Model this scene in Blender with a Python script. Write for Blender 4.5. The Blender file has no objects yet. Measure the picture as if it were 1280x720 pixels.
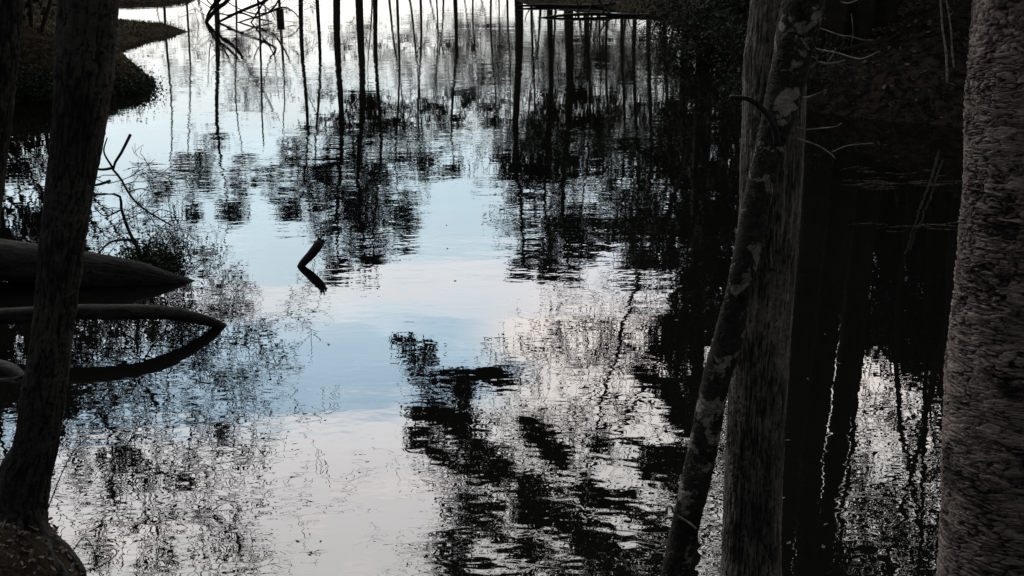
import bpy, math, random
import numpy as np
from mathutils import Vector, noise as mnoise

# ------------------------------------------------------------------ camera, sky, sun, exposure
R = math.radians
scene = bpy.context.scene
COL = scene.collection
H_EYE, FPX, PITCH = 4.0, 1400.0, R(18.2)
camd = bpy.data.cameras.new('camera'); camd.sensor_width = 36; camd.lens = 36*FPX/1280
camd.clip_start = .05; camd.clip_end = 3000
cam = bpy.data.objects.new('camera', camd); COL.objects.link(cam)
cam.location = (0, 0, H_EYE); cam.rotation_euler = (R(90)-PITCH, 0, 0)
scene.camera = cam
scene.view_settings.view_transform = 'Standard'; scene.view_settings.look = 'None'
scene.view_settings.exposure = 0.0; scene.view_settings.gamma = 1.0
scene.view_settings.use_curve_mapping = False
WATER_IOR = 1.6

def fresnel(el, n=WATER_IOR):
    ci = math.sin(el); st = math.cos(el)/n; ct = math.sqrt(1-st*st)
    rs = ((ci-n*ct)/(ci+n*ct))**2; rp = ((n*ci-ct)/(n*ci+ct))**2
    return (rs+rp)/2
def lin(c): return tuple(((v/255+.055)/1.055)**2.4 if v > 10 else v/255/12.92 for v in c)
def elev(py): return PITCH+math.atan((py-360)/FPX)

SUN_EL, SUN_AZ = R(32), R(-42)            # azimuth from +Y towards +X
world = bpy.data.worlds.new('World'); scene.world = world; world.use_nodes = True
nt = world.node_tree; N = nt.nodes; L = nt.links; N.clear()
def node(tree, typ, **kw):
    n = tree.nodes.new(typ)
    for k, v in kw.items(): setattr(n, k, v)
    return n
def mathn(tree, op, a, b=None, c=None, clamp=False):
    n = tree.nodes.new('ShaderNodeMath'); n.operation = op; n.use_clamp = clamp
    for i, v in enumerate((a, b, c)):
        if v is None: continue
        if isinstance(v, (int, float)): n.inputs[i].default_value = v
        else: tree.links.new(v, n.inputs[i])
    return n.outputs[0]
def maprange(tree, v, a, b, c, d, smooth=True):
    n = tree.nodes.new('ShaderNodeMapRange'); n.interpolation_type = 'SMOOTHSTEP' if smooth else 'LINEAR'
    tree.links.new(v, n.inputs[0])
    for i, q in enumerate((a, b, c, d)): n.inputs[i+1].default_value = q
    return n.outputs[0]
def mixc(tree, f, a, b, mode='MIX'):
    n = tree.nodes.new('ShaderNodeMix'); n.data_type = 'RGBA'; n.blend_type = mode
    if isinstance(f, (int, float)): n.inputs[0].default_value = f
    else: tree.links.new(f, n.inputs[0])
    for i, v in ((6, a), (7, b)):
        if isinstance(v, (tuple, list)): n.inputs[i].default_value = (*v[:3], 1)
        else: tree.links.new(v, n.inputs[i])
    return n.outputs[2]
def noisen(tree, vec, scale, detail=4, rough=.5, dist=0):
    n = tree.nodes.new('ShaderNodeTexNoise'); n.inputs['Scale'].default_value = scale
    n.inputs['Detail'].default_value = detail; n.inputs['Roughness'].default_value = rough
    n.inputs['Distortion'].default_value = dist
    if vec is not None: tree.links.new(vec, n.inputs['Vector'])
    return n.outputs[0]
def mapping(tree, vec, scale=(1, 1, 1), loc=(0, 0, 0)):
    n = tree.nodes.new('ShaderNodeMapping'); tree.links.new(vec, n.inputs[0])
    n.inputs['Scale'].default_value = scale; n.inputs['Location'].default_value = loc
    return n.outputs[0]

sky = node(nt, 'ShaderNodeTexSky'); sky.sky_type = 'NISHITA'; sky.sun_disc = False
sky.sun_elevation = SUN_EL; sky.sun_rotation = SUN_AZ
hsv = node(nt, 'ShaderNodeHueSaturation'); hsv.inputs['Saturation'].default_value = .35; L.new(sky.outputs[0], hsv.inputs['Color'])   # thin overcast veil
bg1 = node(nt, 'ShaderNodeBackground'); L.new(hsv.outputs[0], bg1.inputs[0]); bg1.inputs[1].default_value = .05
tc = node(nt, 'ShaderNodeTexCoord'); sep = node(nt, 'ShaderNodeSeparateXYZ'); L.new(tc.outputs['Generated'], sep.inputs[0])
dx, dy, dz = sep.outputs
el = mathn(nt, 'ARCSINE', dz)
az = mathn(nt, 'ARCTAN2', dx, dy)
cz = mathn(nt, 'ADD', mathn(nt, 'MAXIMUM', dz, 0), .12)
comb = node(nt, 'ShaderNodeCombineXYZ'); L.new(mathn(nt, 'DIVIDE', dx, cz), comb.inputs[0]); L.new(mathn(nt, 'DIVIDE', dy, cz), comb.inputs[1])
cn = noisen(nt, mapping(nt, comb.outputs[0], (1, 1.6, 1), (3.1, 1.7, 0)), 1.6, 6, .55, .3)
el2 = mathn(nt, 'ADD', el, mathn(nt, 'MULTIPLY', mathn(nt, 'SUBTRACT', cn, .5), .085))
EMAX = 1.2
def ramp(stops):
    r = node(nt, 'ShaderNodeValToRGB'); e = r.color_ramp.elements
    vals = []
    for py, c, k in stops:
        a = elev(py) if py < 2000 else R(py-2000)
        f = fresnel(a)
        vals.append((max(a, 0)/EMAX, [v*k/f for v in lin(c)]))
    mx = max(max(v) for _, v in vals)
    while len(e) > 1: e.remove(e[-1])
    for i, (p, v) in enumerate(vals):
        s = e[0] if i == 0 else e.new(p)
        s.position = p; s.color = (*[q/mx for q in v], 1)
    L.new(mathn(nt, 'DIVIDE', el2, EMAX), r.inputs[0])
    m = node(nt, 'ShaderNodeVectorMath', operation='SCALE'); L.new(r.outputs[0], m.inputs[0]); m.inputs['Scale'].default_value = mx
    return m.outputs[0]
left = ramp([(-100, (255, 250, 240), 1.0), (0, (252, 248, 240), 1), (60, (230, 231, 227), 1), (130, (198, 210, 212), 1), (240, (178, 202, 213), 1), (310, (182, 202, 212), 1),
             (350, (209, 211, 213), 1), (392, (192, 204, 212), 1), (425, (158, 184, 201), 1), (490, (143, 169, 188), 1), (525, (206, 206, 207), 1), (560, (200, 197, 197), 1),
             (720, (182, 180, 179), 1), (900, (170, 168, 166), .8), (2052, (150, 160, 170), .3), (2066, (150, 160, 170), .12)])
right = ramp([(-100, (222, 219, 211), 1.0), (0, (216, 214, 207), 1), (130, (198, 204, 203), 1), (240, (184, 200, 208), 1), (310, (192, 203, 212), 1), (365, (212, 210, 212), 1),
              (410, (226, 217, 211), 1), (470, (216, 209, 204), 1), (560, (197, 194, 190), 1), (720, (178, 176, 172), 1), (900, (170, 168, 166), .8), (2052, (150, 160, 170), .3), (2066, (150, 160, 170), .12)])
azn = mathn(nt, 'ADD', az, mathn(nt, 'MULTIPLY', mathn(nt, 'SUBTRACT', cn, .5), .25))
skyc = mixc(nt, maprange(nt, azn, -.045, .03, 0, 1), left, right)
puff = noisen(nt, mapping(nt, comb.outputs[0], (1, 2.2, 1), (7.3, 2.2, 0)), 3.2, 5, .6, .2)
skyc = mixc(nt, mathn(nt, 'MULTIPLY', maprange(nt, puff, .56, .72, 0, 1), .55), skyc, mixc(nt, 1.0, skyc, (1.4, 1.33, 1.25), 'MULTIPLY'))
front = maprange(nt, mathn(nt, 'ABSOLUTE', az), .42, 1.35, 1, .015)
skyc2 = node(nt, 'ShaderNodeVectorMath', operation='SCALE'); L.new(skyc, skyc2.inputs[0]); L.new(front, skyc2.inputs['Scale'])
bg2 = node(nt, 'ShaderNodeBackground'); L.new(skyc2.outputs[0], bg2.inputs[0]); bg2.inputs[1].default_value = 1.0
add = node(nt, 'ShaderNodeAddShader'); L.new(bg1.outputs[0], add.inputs[0]); L.new(bg2.outputs[0], add.inputs[1])
out = node(nt, 'ShaderNodeOutputWorld'); L.new(add.outputs[0], out.inputs[0])

sl = bpy.data.lights.new('sun', 'SUN'); sl.energy = .5; sl.angle = R(15); sl.color = (1, .93, .84)
sun = bpy.data.objects.new('sun', sl); COL.objects.link(sun)
sun.rotation_euler = (R(90)-SUN_EL, 0, math.pi-SUN_AZ)

# ------------------------------------------------------------------ helpers
def ray(px, py):
    u, v = (px-640)/FPX, -(py-360)/FPX
    return np.array([u, math.cos(PITCH)+v*math.sin(PITCH), -math.sin(PITCH)+v*math.cos(PITCH)])
def at(px, py, z=0.):                     # pixel -> point at height z
    d = ray(px, py); t = (z-H_EYE)/d[2]; return np.array([0, 0, H_EYE])+t*d
def dp(px, py, Y):                        # pixel -> point at distance Y
    d = ray(px, py); return np.array([0, 0, H_EYE])+d*(Y/d[1])
def rf(px, py, Y):                        # point at distance Y whose mirror image falls on the pixel
    d = ray(px, py)*np.array([1, 1, -1]); return np.array([0, 0, -H_EYE])+d*(Y/d[1])
def wpx(w, P):                            # size of w pixels at point P
    d = math.cos(PITCH)*P[1]+math.sin(PITCH)*(H_EYE-P[2]); return w*d/FPX

class MB:
    def __init__(s): s.v = []; s.f3 = []; s.f4 = []; s.n = 0
    def add(s, v, quads=None, tris=None):
        v = np.asarray(v, float).reshape(-1, 3); s.v.append(v)
        if quads is not None and len(quads): s.f4.append(np.asarray(quads, int)+s.n)
        if tris is not None and len(tris): s.f3.append(np.asarray(tris, int)+s.n)
        s.n += len(v)
    def tube(s, pts, rad, sides=6, tip=True):
        pts = np.asarray(pts, float); n = len(pts)
        rad = np.broadcast_to(np.asarray(rad, float), (n,))
        t = np.gradient(pts, axis=0); t /= np.linalg.norm(t, axis=1)[:, None]+1e-9
        a = np.array([1., 0, 0]) if abs(t[0][0]) < .8 else np.array([0, 1., 0])
        u = a-t*(t@a)[:, None]; u /= np.linalg.norm(u, axis=1)[:, None]+1e-9
        w = np.cross(t, u)
        th = np.arange(sides)*2*math.pi/sides
        ring = pts[:, None]+rad[:, None, None]*(u[:, None]*np.cos(th)[None, :, None]+w[:, None]*np.sin(th)[None, :, None])
        i = np.arange(n-1)[:, None]*sides; j = np.arange(sides)[None]; k = (j+1) % sides
        q = np.stack([i+j, i+k, i+sides+k, i+sides+j], -1).reshape(-1, 4)
        V = ring.reshape(-1, 3); tr = []
        if tip:
            V = np.vstack([V, pts[:1], pts[-1:]]); m = n*sides
            for jj in range(sides):
                tr.append((m, (jj+1) % sides, jj)); tr.append((m+1, (n-1)*sides+jj, (n-1)*sides+(jj+1) % sides))
        s.add(V, q, tr)
    def build(s, name, mat, parent=None, smooth=True):
        me = bpy.data.meshes.new(name)
        V = np.vstack(s.v) if s.v else np.zeros((0, 3))
        o0 = np.zeros(3)
        if parent is not None: o0 = np.array(world_loc(parent))
        elif name not in ('ground', 'water'):
            o0 = np.array([V[:, 0].mean(), V[:, 1].mean(), V[:, 2].min()])
        V = V-o0
        q = np.vstack(s.f4) if s.f4 else np.zeros((0, 4), int); t = np.vstack(s.f3) if s.f3 else np.zeros((0, 3), int)
        me.vertices.add(len(V)); me.vertices.foreach_set('co', V.ravel())
        nl = q.size+t.size; me.loops.add(nl)
        me.loops.foreach_set('vertex_index', np.concatenate([q.ravel(), t.ravel()]).astype(np.int32))
        me.polygons.add(len(q)+len(t))
        st = np.concatenate([np.arange(len(q))*4, q.size+np.arange(len(t))*3]).astype(np.int32)
        me.polygons.foreach_set('loop_start', st)
        me.update(calc_edges=True)
        for an, av in getattr(s, 'attr', {}).items():
            at_ = me.attributes.new(an, 'FLOAT', 'POINT'); at_.data.foreach_set('value', np.resize(av, len(V)).astype(np.float32))
        me.polygons.foreach_set('use_smooth', np.full(len(q)+len(t), smooth))
        if mat: me.materials.append(mat)
        o = bpy.data.objects.new(name, me); COL.objects.link(o)
        if parent is not None: o.parent = parent
        else: o.location = o0
        return o
def world_loc(o):
    p = np.array(o.location)
    return p+world_loc(o.parent) if o.parent else p
def tag(o, label, cat, group=None, kind=None):
    if label: o['label'] = label
    if cat: o['category'] = cat
    if group: o['group'] = group
    if kind: o['kind'] = kind
    return o
def thing(name, loc, label, cat, group=None):
    o = bpy.data.objects.new(name, None); COL.objects.link(o); o.location = tuple(loc); o.empty_display_size = .2
    return tag(o, label, cat, group)
def dup(o, loc, rz=0, sc=1, label=None, group=None):
    c = o.copy(); COL.objects.link(c); c.location = tuple(loc); c.rotation_euler = (0, 0, rz); c.scale = (sc, sc, sc)
    if label: c['label'] = label
    if group: c['group'] = group
    for ch in list(o.children):
        d = ch.copy(); COL.objects.link(d); d.parent = c
    return c
def spline(pts, n):
    p = np.asarray(pts, float); p = np.vstack([2*p[0]-p[1], p, 2*p[-1]-p[-2]])
    out = []; m = len(p)-3
    for x in np.linspace(0, m, n):
        i = min(int(x), m-1); t = x-i; a, b, c, d = p[i:i+4]
        out.append(.5*((2*b)+(c-a)*t+(2*a-5*b+4*c-d)*t*t+(3*b-a-3*c+d)*t**3))
    return np.array(out)

# ------------------------------------------------------------------ materials
def newmat(name):
    m = bpy.data.materials.new(name); m.use_nodes = True
    t = m.node_tree; b = t.nodes['Principled BSDF']; b.inputs['Specular IOR Level'].default_value = .2
    b.inputs['Roughness'].default_value = .9
    g = t.nodes.new('ShaderNodeTexCoord').outputs['Object']
    return m, t, b, g
def bump(t, b, h, dist, strength=1.):
    n = t.nodes.new('ShaderNodeBump'); n.inputs['Distance'].default_value = dist; n.inputs['Strength'].default_value = strength
    t.links.new(h, n.inputs['Height']); t.links.new(n.outputs[0], b.inputs['Normal'])
def bark(name, c0, c1, sc, scale=20, patch=None, bd=.01, pscale=3.5, plo=.5, phi=.58):
    m, t, b, g = newmat(name)
    n = noisen(t, mapping(t, g, sc), scale, 6, .65, .3)
    c = mixc(t, maprange(t, n, .38, .66, 0, 1), c0, c1)
    if patch:
        p = noisen(t, g, pscale, 5, .6, .5)
        c = mixc(t, maprange(t, p, plo, phi, 0, 1), c, patch)
    t.links.new(c, b.inputs['Base Color']); bump(t, b, n, bd)
    return m
def flat(name, c0, c1, scale=8, rough=.9):
    m, t, b, g = newmat(name)
    n = noisen(t, g, scale, 4, .6)
    t.links.new(mixc(t, maprange(t, n, .35, .65, 0, 1), c0, c1), b.inputs['Base Color']); b.inputs['Roughness'].default_value = rough
    return m
def bark3(name, sc, freq, c_lo, c_hi, c_crack, steps=0, bd=.02, patch=None, pscale=5, plo=.5, phi=.6, cells=(4, 4, 9), cr=.05):
    """bark: ridged stretched noise, optional peeling layers (saw-tooth levels), broken cracks, fine grain"""
    m, t, b, g = newmat(name)
    v = mapping(t, g, sc)
    n1 = noisen(t, v, freq, 7, .62, .35); n2 = noisen(t, v, freq*2.7, 5, .65, .5); gr = noisen(t, g, 170, 3, .6)
    rid = mathn(t, 'ABSOLUTE', mathn(t, 'SUBTRACT', n1, .5)); rid2 = mathn(t, 'ABSOLUTE', mathn(t, 'SUBTRACT', n2, .5))
    if steps:
        h = mathn(t, 'ADD', mathn(t, 'MULTIPLY', mathn(t, 'FRACT', mathn(t, 'MULTIPLY', n1, steps)), .6), mathn(t, 'MULTIPLY', mathn(t, 'FRACT', mathn(t, 'MULTIPLY', n2, steps*.8)), .4))
    else:
        h = mathn(t, 'ADD', maprange(t, rid, 0, .13, 0, .65, False), maprange(t, rid2, 0, .12, 0, .35, False))
    tone = mathn(t, 'ADD', mathn(t, 'MULTIPLY', h, .7), mathn(t, 'MULTIPLY', maprange(t, noisen(t, g, 7, 5, .65), .35, .65, 0, 1), .3))
    tone = mathn(t, 'MULTIPLY', tone, maprange(t, gr, .3, .7, .7, 1.2, False), clamp=True)
    c = mixc(t, tone, c_lo, c_hi)
    if patch:
        p = noisen(t, g, pscale, 6, .62, .6)
        pc = mixc(t, tone, tuple(q*.45 for q in patch), patch)
        c = mixc(t, maprange(t, p, plo, phi, 0, 1), c, pc)
    nz = t.nodes.new('ShaderNodeTexNoise'); nz.inputs['Scale'].default_value = 9; nz.inputs['Detail'].default_value = 6; nz.inputs['Roughness'].default_value = .65; t.links.new(g, nz.inputs['Vector'])
    off = t.nodes.new('ShaderNodeVectorMath'); off.operation = 'MULTIPLY_ADD'; t.links.new(nz.outputs['Color'], off.inputs[0]); off.inputs[1].default_value = (1.6,)*3; t.links.new(mapping(t, g, cells), off.inputs[2])
    vo = t.nodes.new('ShaderNodeTexVoronoi'); vo.feature = 'DISTANCE_TO_EDGE'; vo.inputs['Scale'].default_value = 1; t.links.new(off.outputs[0], vo.inputs['Vector'])
    ck = mathn(t, 'MULTIPLY', maprange(t, vo.outputs['Distance'], 0, cr, 1, 0), maprange(t, noisen(t, g, 5, 3, .5), .42, .58, 0, 1))
    c = mixc(t, ck, c, c_crack)
    t.links.new(c, b.inputs['Base Color'])
    hh = mathn(t, 'SUBTRACT', mathn(t, 'ADD', h, mathn(t, 'MULTIPLY', gr, .25)), mathn(t, 'MULTIPLY', ck, 1.1))
    bump(t, b, hh, bd)
    return m
def barkm(name, c_lo, c_hi, c_crack, patch=None, pscale=5, plo=.5, phi=.6, fs=(1, 1, .4), grain=140):
    """bark colours: every plate has its own tone (stored with the mesh), inner bark in the cracks, grain and lichen by noise"""
    m, t, b, g = newmat(name)
    ta = t.nodes.new('ShaderNodeAttribute'); ta.attribute_name = 'tone'; ca = t.nodes.new('ShaderNodeAttribute'); ca.attribute_name = 'crack'
    gr = noisen(t, mapping(t, g, fs), grain, 4, .65, .3); md = noisen(t, mapping(t, g, fs), grain*.22, 4, .65, .5)
    tone = mathn(t, 'MULTIPLY', ta.outputs['Fac'], maprange(t, gr, .3, .7, .55, 1.35, False)); tone = mathn(t, 'MULTIPLY', tone, maprange(t, md, .35, .65, .6, 1.3, False), clamp=True)
    c = mixc(t, tone, c_lo, c_hi)
    if patch:
        p = noisen(t, g, pscale, 7, .68, .5)
        c = mixc(t, maprange(t, p, plo, phi, 0, 1), c, mixc(t, tone, tuple(q*.35 for q in patch), patch))
    c = mixc(t, ca.outputs['Fac'], c, c_crack); t.links.new(c, b.inputs['Base Color'])
    bump(t, b, mathn(t, 'ADD', gr, md), .006)
    return m
M = dict(
    left_bark=barkm('furrowed_bark', (.018, .016, .014), (.07, .064, .056), (.007, .0065, .006)),
    grey_bark=barkm('grey_bark', (.05, .045, .04), (.22, .203, .18), (.014, .0125, .0115)),
    lichen_bark=barkm('lichen_bark', (.008, .008, .007), (.045, .041, .036), (.005, .005, .004), (.3, .28, .245), 9, .53, .57, (1, 1, 1), 90),
    flaky_bark=barkm('flaky_bark', (.02, .016, .0145), (.36, .29, .258), (.004, .0035, .003), (.04, .031, .028), 4, .53, .64, (.5, .5, 2), 90),
    far_bark=flat('pine_bark', (.03, .026, .022), (.06, .05, .04), 2),
    twig=flat('twig_bark', (.03, .026, .022), (.07, .06, .05), 3),
    pale_twig=flat('pale_twig', (.1, .095, .08), (.36, .34, .3), 14),
    wet_wood=barkm('wet_wood', (.01, .009, .008), (.05, .045, .038), (.005, .005, .004), fs=(.3, 1, 1), grain=60),
    dark_wood=flat('dark_wood', (.012, .011, .01), (.03, .027, .024), 6, .7),
    needles=flat('evergreen_needles', (.018, .028, .013), (.04, .054, .024), .8),
    leaves=flat('dry_leaves', (.05, .04, .024), (.085, .065, .035), 3),
    litter=flat('leaf_litter', (.02, .015, .011), (.16, .13, .105), 17),
    grass=flat('dead_grass', (.06, .05, .022), (.15, .12, .06), 1.5),
    box=flat('weathered_box', (.05, .045, .04), (.09, .08, .07), 12),
)
def ground_mat():
    m, t, b, g = newmat('leaf_strewn_soil')
    n = noisen(t, g, 5, 8, .7, .4); n2 = noisen(t, g, .5, 4, .6)
    n3 = noisen(t, g, 22, 4, .6, .6)
    c = mixc(t, maprange(t, n, .4, .62, 0, 1), (.012, .010, .008), (.05, .041, .03))
    c = mixc(t, maprange(t, n2, .45, .62, 0, .25), c, (.06, .054, .03))
    c = mixc(t, maprange(t, n3, .6, .7, 0, .8), c, (.11, .09, .068))
    b.inputs['Specular IOR Level'].default_value = 0; b.inputs['Roughness'].default_value = 1
    t.links.new(c, b.inputs['Base Color']); bump(t, b, n, .12)
    return m
def water_mat():
    m = bpy.data.materials.new('pond_water'); m.use_nodes = True; t = m.node_tree; b = t.nodes['Principled BSDF']
    b.inputs['Base Color'].default_value = (.004, .004, .0035, 1); b.inputs['Roughness'].default_value = .0
    b.inputs['IOR'].default_value = WATER_IOR
    g = t.nodes.new('ShaderNodeTexCoord').outputs['Object']
    big = noisen(t, mapping(t, g, (.35, 1, 1)), .22, 3, .5, .4)               # patches of breeze
    amp = maprange(t, big, .36, .62, .2, 1.05)
    sx = t.nodes.new('ShaderNodeSeparateXYZ'); t.links.new(g, sx.inputs[0])
    a = noisen(t, mapping(t, g, (.45, 1, 1)), 1.4, 1, .5, .2)
    c = noisen(t, mapping(t, g, (.5, 1, 1), (5, 2, 0)), 5, 1, .5, .4)
    f = noisen(t, mapping(t, g, (.6, 1, 1), (9, 4, 0)), 13, 0, .5, .5)
    h = mathn(t, 'ADD', mathn(t, 'ADD', mathn(t, 'MULTIPLY', a, .0046), mathn(t, 'MULTIPLY', c, .00125)), mathn(t, 'MULTIPLY', f, .00042))
    h = mathn(t, 'MULTIPLY', h, amp)
    bump(t, b, h, 1.0)
    return m
M['ground'] = ground_mat(); M['water'] = water_mat()

# ------------------------------------------------------------------ setting: ground and water
SH = [(-3.7, 7.2), (-3.0, 6.2), (-2.5, 5.75), (-2.1, 5.2), (-1.9, 4.75), (-1.2, 4.65), (0, 4.95), (1.2, 5.5), (2.2, 5.5), (3.2, 5.2), (5, 5.8), (8, 8), (13, 14)]
SH += [tuple(at(*p)[:2]) for p in [(1420, 185), (1210, 158), (1100, 150), (1010, 138), (940, 98), (880, 52), (835, 20), (760, 10), (655, 5), (600, -18), (450, -32), (300, -27), (240, 2), (140, 5), (60, 14),
                                     (90, 22), (190, 34), (247, 38), (205, 44), (140, 58), (196, 108), (150, 118), (60, 124), (-60, 135), (-330, 180), (-500, 260)]]
SH += [(-9, 13.), (-6.5, 10.5)]
SH = np.array(SH)
def hsh(*k):
    h = np.zeros(np.broadcast(*k).shape, np.int64)
    for q, m in zip(k, (374761393, 668265263, 2147483647, 1274126177)): h = h+np.asarray(q, np.int64)*m
    h = (h ^ (h >> 13))*1274126177 & 0x7fffffff; h = (h ^ (h >> 16))*974711 & 0x7fffffff
    return ((h ^ (h >> 15)) & 0xffff)/65535.
def vnoise(x, y, z, seed=0):
    xi, yi, zi = np.floor(x), np.floor(y), np.floor(z); f = [q*q*(3-2*q) for q in (x-xi, y-yi, z-zi)]; o = 0
    for a in (0, 1):
        for b in (0, 1):
            for c in (0, 1):
                o = o+hsh(xi+a, yi+b, zi+c, seed)*(f[0] if a else 1-f[0])*(f[1] if b else 1-f[1])*(f[2] if c else 1-f[2])
    return o*2-1
def fbm(x, y, z, n=4, seed=0, g=.55):
    return sum(g**k*vnoise(x*2.03**k, y*2.03**k, z*2.03**k, seed+k) for k in range(n))
def sdist(P):                              # + outside the pond, - inside
    x, y = P[:, 0], P[:, 1]; d = np.full(len(P), 1e9); inside = np.zeros(len(P), bool)
    for i in range(len(SH)):
        a, b = SH[i], SH[(i+1) % len(SH)]; e = b-a
        t = np.clip(((x-a[0])*e[0]+(y-a[1])*e[1])/(e@e), 0, 1)
        d = np.minimum(d, np.hypot(x-a[0]-t*e[0], y-a[1]-t*e[1]))
        c = ((a[1] > y) != (b[1] > y)); den = (b[1]-a[1]) if abs(b[1]-a[1]) > 1e-9 else 1e-9
        inside ^= c & (x < a[0]+(y-a[1])/den*e[0])
    return np.where(inside, -d, d)
TIP = at(247, 38)[:2]
def sstep(a, b, v): t = np.clip((v-a)/(b-a), 0, 1); return t*t*(3-2*t)
def height(P, rough=True):
    P = np.atleast_2d(P); x, y = P[:, 0], P[:, 1]; d = sdist(P)
    near = sstep(14, 8, y)
    right = sstep(.05, .2, x/np.maximum(y, 1))*(1-near)*sstep(62, 45, y)
    leftb = sstep(-.18, -.3, x/np.maximum(y, 1))*(1-near)*sstep(44, 36, y)
    far = np.clip(1-near-right-leftb, 0, 1)
    D = np.maximum(d, 0)
    step = .32*sstep(0, .35, D)
    hn = step+.42*D; hn = np.where(hn > 2.3, 2.3+(hn-2.3)*.12, hn)
    hr = .25*sstep(0, .6, D)+10*(1-np.exp(-D*.055))
    hl = .3*sstep(0, .5, D)+5*(1-np.exp(-D*.085))
    hf = .2*sstep(0, .8, D)+1.0*(1-np.exp(-D*.1))
    h = near*hn+right*hr+leftb*hl+far*hf
    tz = .80+.5*np.maximum(0, 5.35-y)+.14*np.maximum(-2.2-x, -.3)
    w = np.exp(-(np.maximum(0, np.abs(x+2.95)-.42)/.46)**2-(np.maximum(0, np.abs(y-5.1)-.5)/.5)**2)*sstep(0, .22, D)
    h = h+(np.maximum(tz, h)-h)*w
    h = np.where(d < 0, np.maximum(-1.2, d*.5), h)
    if rough and len(P) > 1:
        nz = np.array([mnoise.noise((a*.7, b*.7, 0))*.6+mnoise.noise((a*2.3, b*2.3, 5))*.3+mnoise.noise((a*7, b*7, 9))*.14 for a, b in zip(x, y)])
        h += nz*np.clip(D*.25, 0, .16)
    if len(P) > 1: h += np.where((y < 8) & (x < -1), .05*fbm(x*3.1, y*3.1, x*0, 4, 5)*np.clip(D*3, 0, 1), 0)
    return h
def gz(x, y): return float(height(np.array([[x, y]]))[0])
def grade(lo, hi, near0, near1, fine, g=1.13):
    v = list(np.arange(near0, near1, fine)); s = fine; a = near1
    while a < hi: v.append(a); s *= g; a += s
    v.append(hi); s = fine; a = near0-fine
    while a > lo: v.insert(0, a); s *= g; a -= s
    v.insert(0, lo); return np.array(v)
gx = grade(-500, 500, -4, 3.5, .09, 1.045); gy = grade(-300, 900, 3, 8, .09, 1.03)
X, Y = np.meshgrid(gx, gy); P = np.stack([X.ravel(), Y.ravel()], 1)
mb = MB(); i, j = np.meshgrid(np.arange(len(gx)-1), np.arange(len(gy)-1)); b0 = (j*len(gx)+i).ravel()
mb.add(np.column_stack([P, height(P)]), np.stack([b0, b0+1, b0+1+len(gx), b0+len(gx)], 1))
tag(mb.build('ground', M['ground']), 'leaf strewn wooded banks around the pond', 'ground', kind='structure')
mb = MB(); mb.add([(-60, -2, 0), (60, -2, 0), (60, 120, 0), (-60, 120, 0)], [(0, 1, 2, 3)])
tag(mb.build('water', M['water']), 'still dark pond water mirroring the evening sky and trees', 'water', kind='structure')

# ------------------------------------------------------------------ trunks of the near trees
def plates(u, v, nu, seed):
    """irregular cells wrapped round the stem: distance to edge, plate number, offset from its middle"""
    ui, vi = np.floor(u), np.floor(v); F1 = np.full(u.shape, 9.); F2 = F1.copy(); ID = np.zeros(u.shape); dv = np.zeros(u.shape)
    for a in (-1, 0, 1):
        for b in (-1, 0, 1):
            cu, cv = ui+a, vi+b; w = np.mod(cu, nu); px_, py_ = cu+.08+.84*hsh(w, cv, seed), cv+.08+.84*hsh(w, cv, seed+7)
            d = np.hypot(u-px_, v-py_); n = d < F1; F2 = np.where(n, F1, np.minimum(F2, d)); ID = np.where(n, hsh(w, cv, seed+13), ID); dv = np.where(n, v-py_, dv); F1 = np.where(n, d, F1)
    return F2-F1, ID, dv
BARK = {   # plate width, plate height, relief, lift of plate edges, crack width, warp
    'ridge': (.030, .20, .011, .10, .22, .8), 'fine': (.015, .24, .0065, .12, .24, 1.1), 'flaky': (.085, .024, .0062, .8, .15, 1.3), 'lump': (.06, .05, .005, .25, .07, 1.3), 'wood': (.03, .5, .004, .05, .12, .6)}
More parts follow.
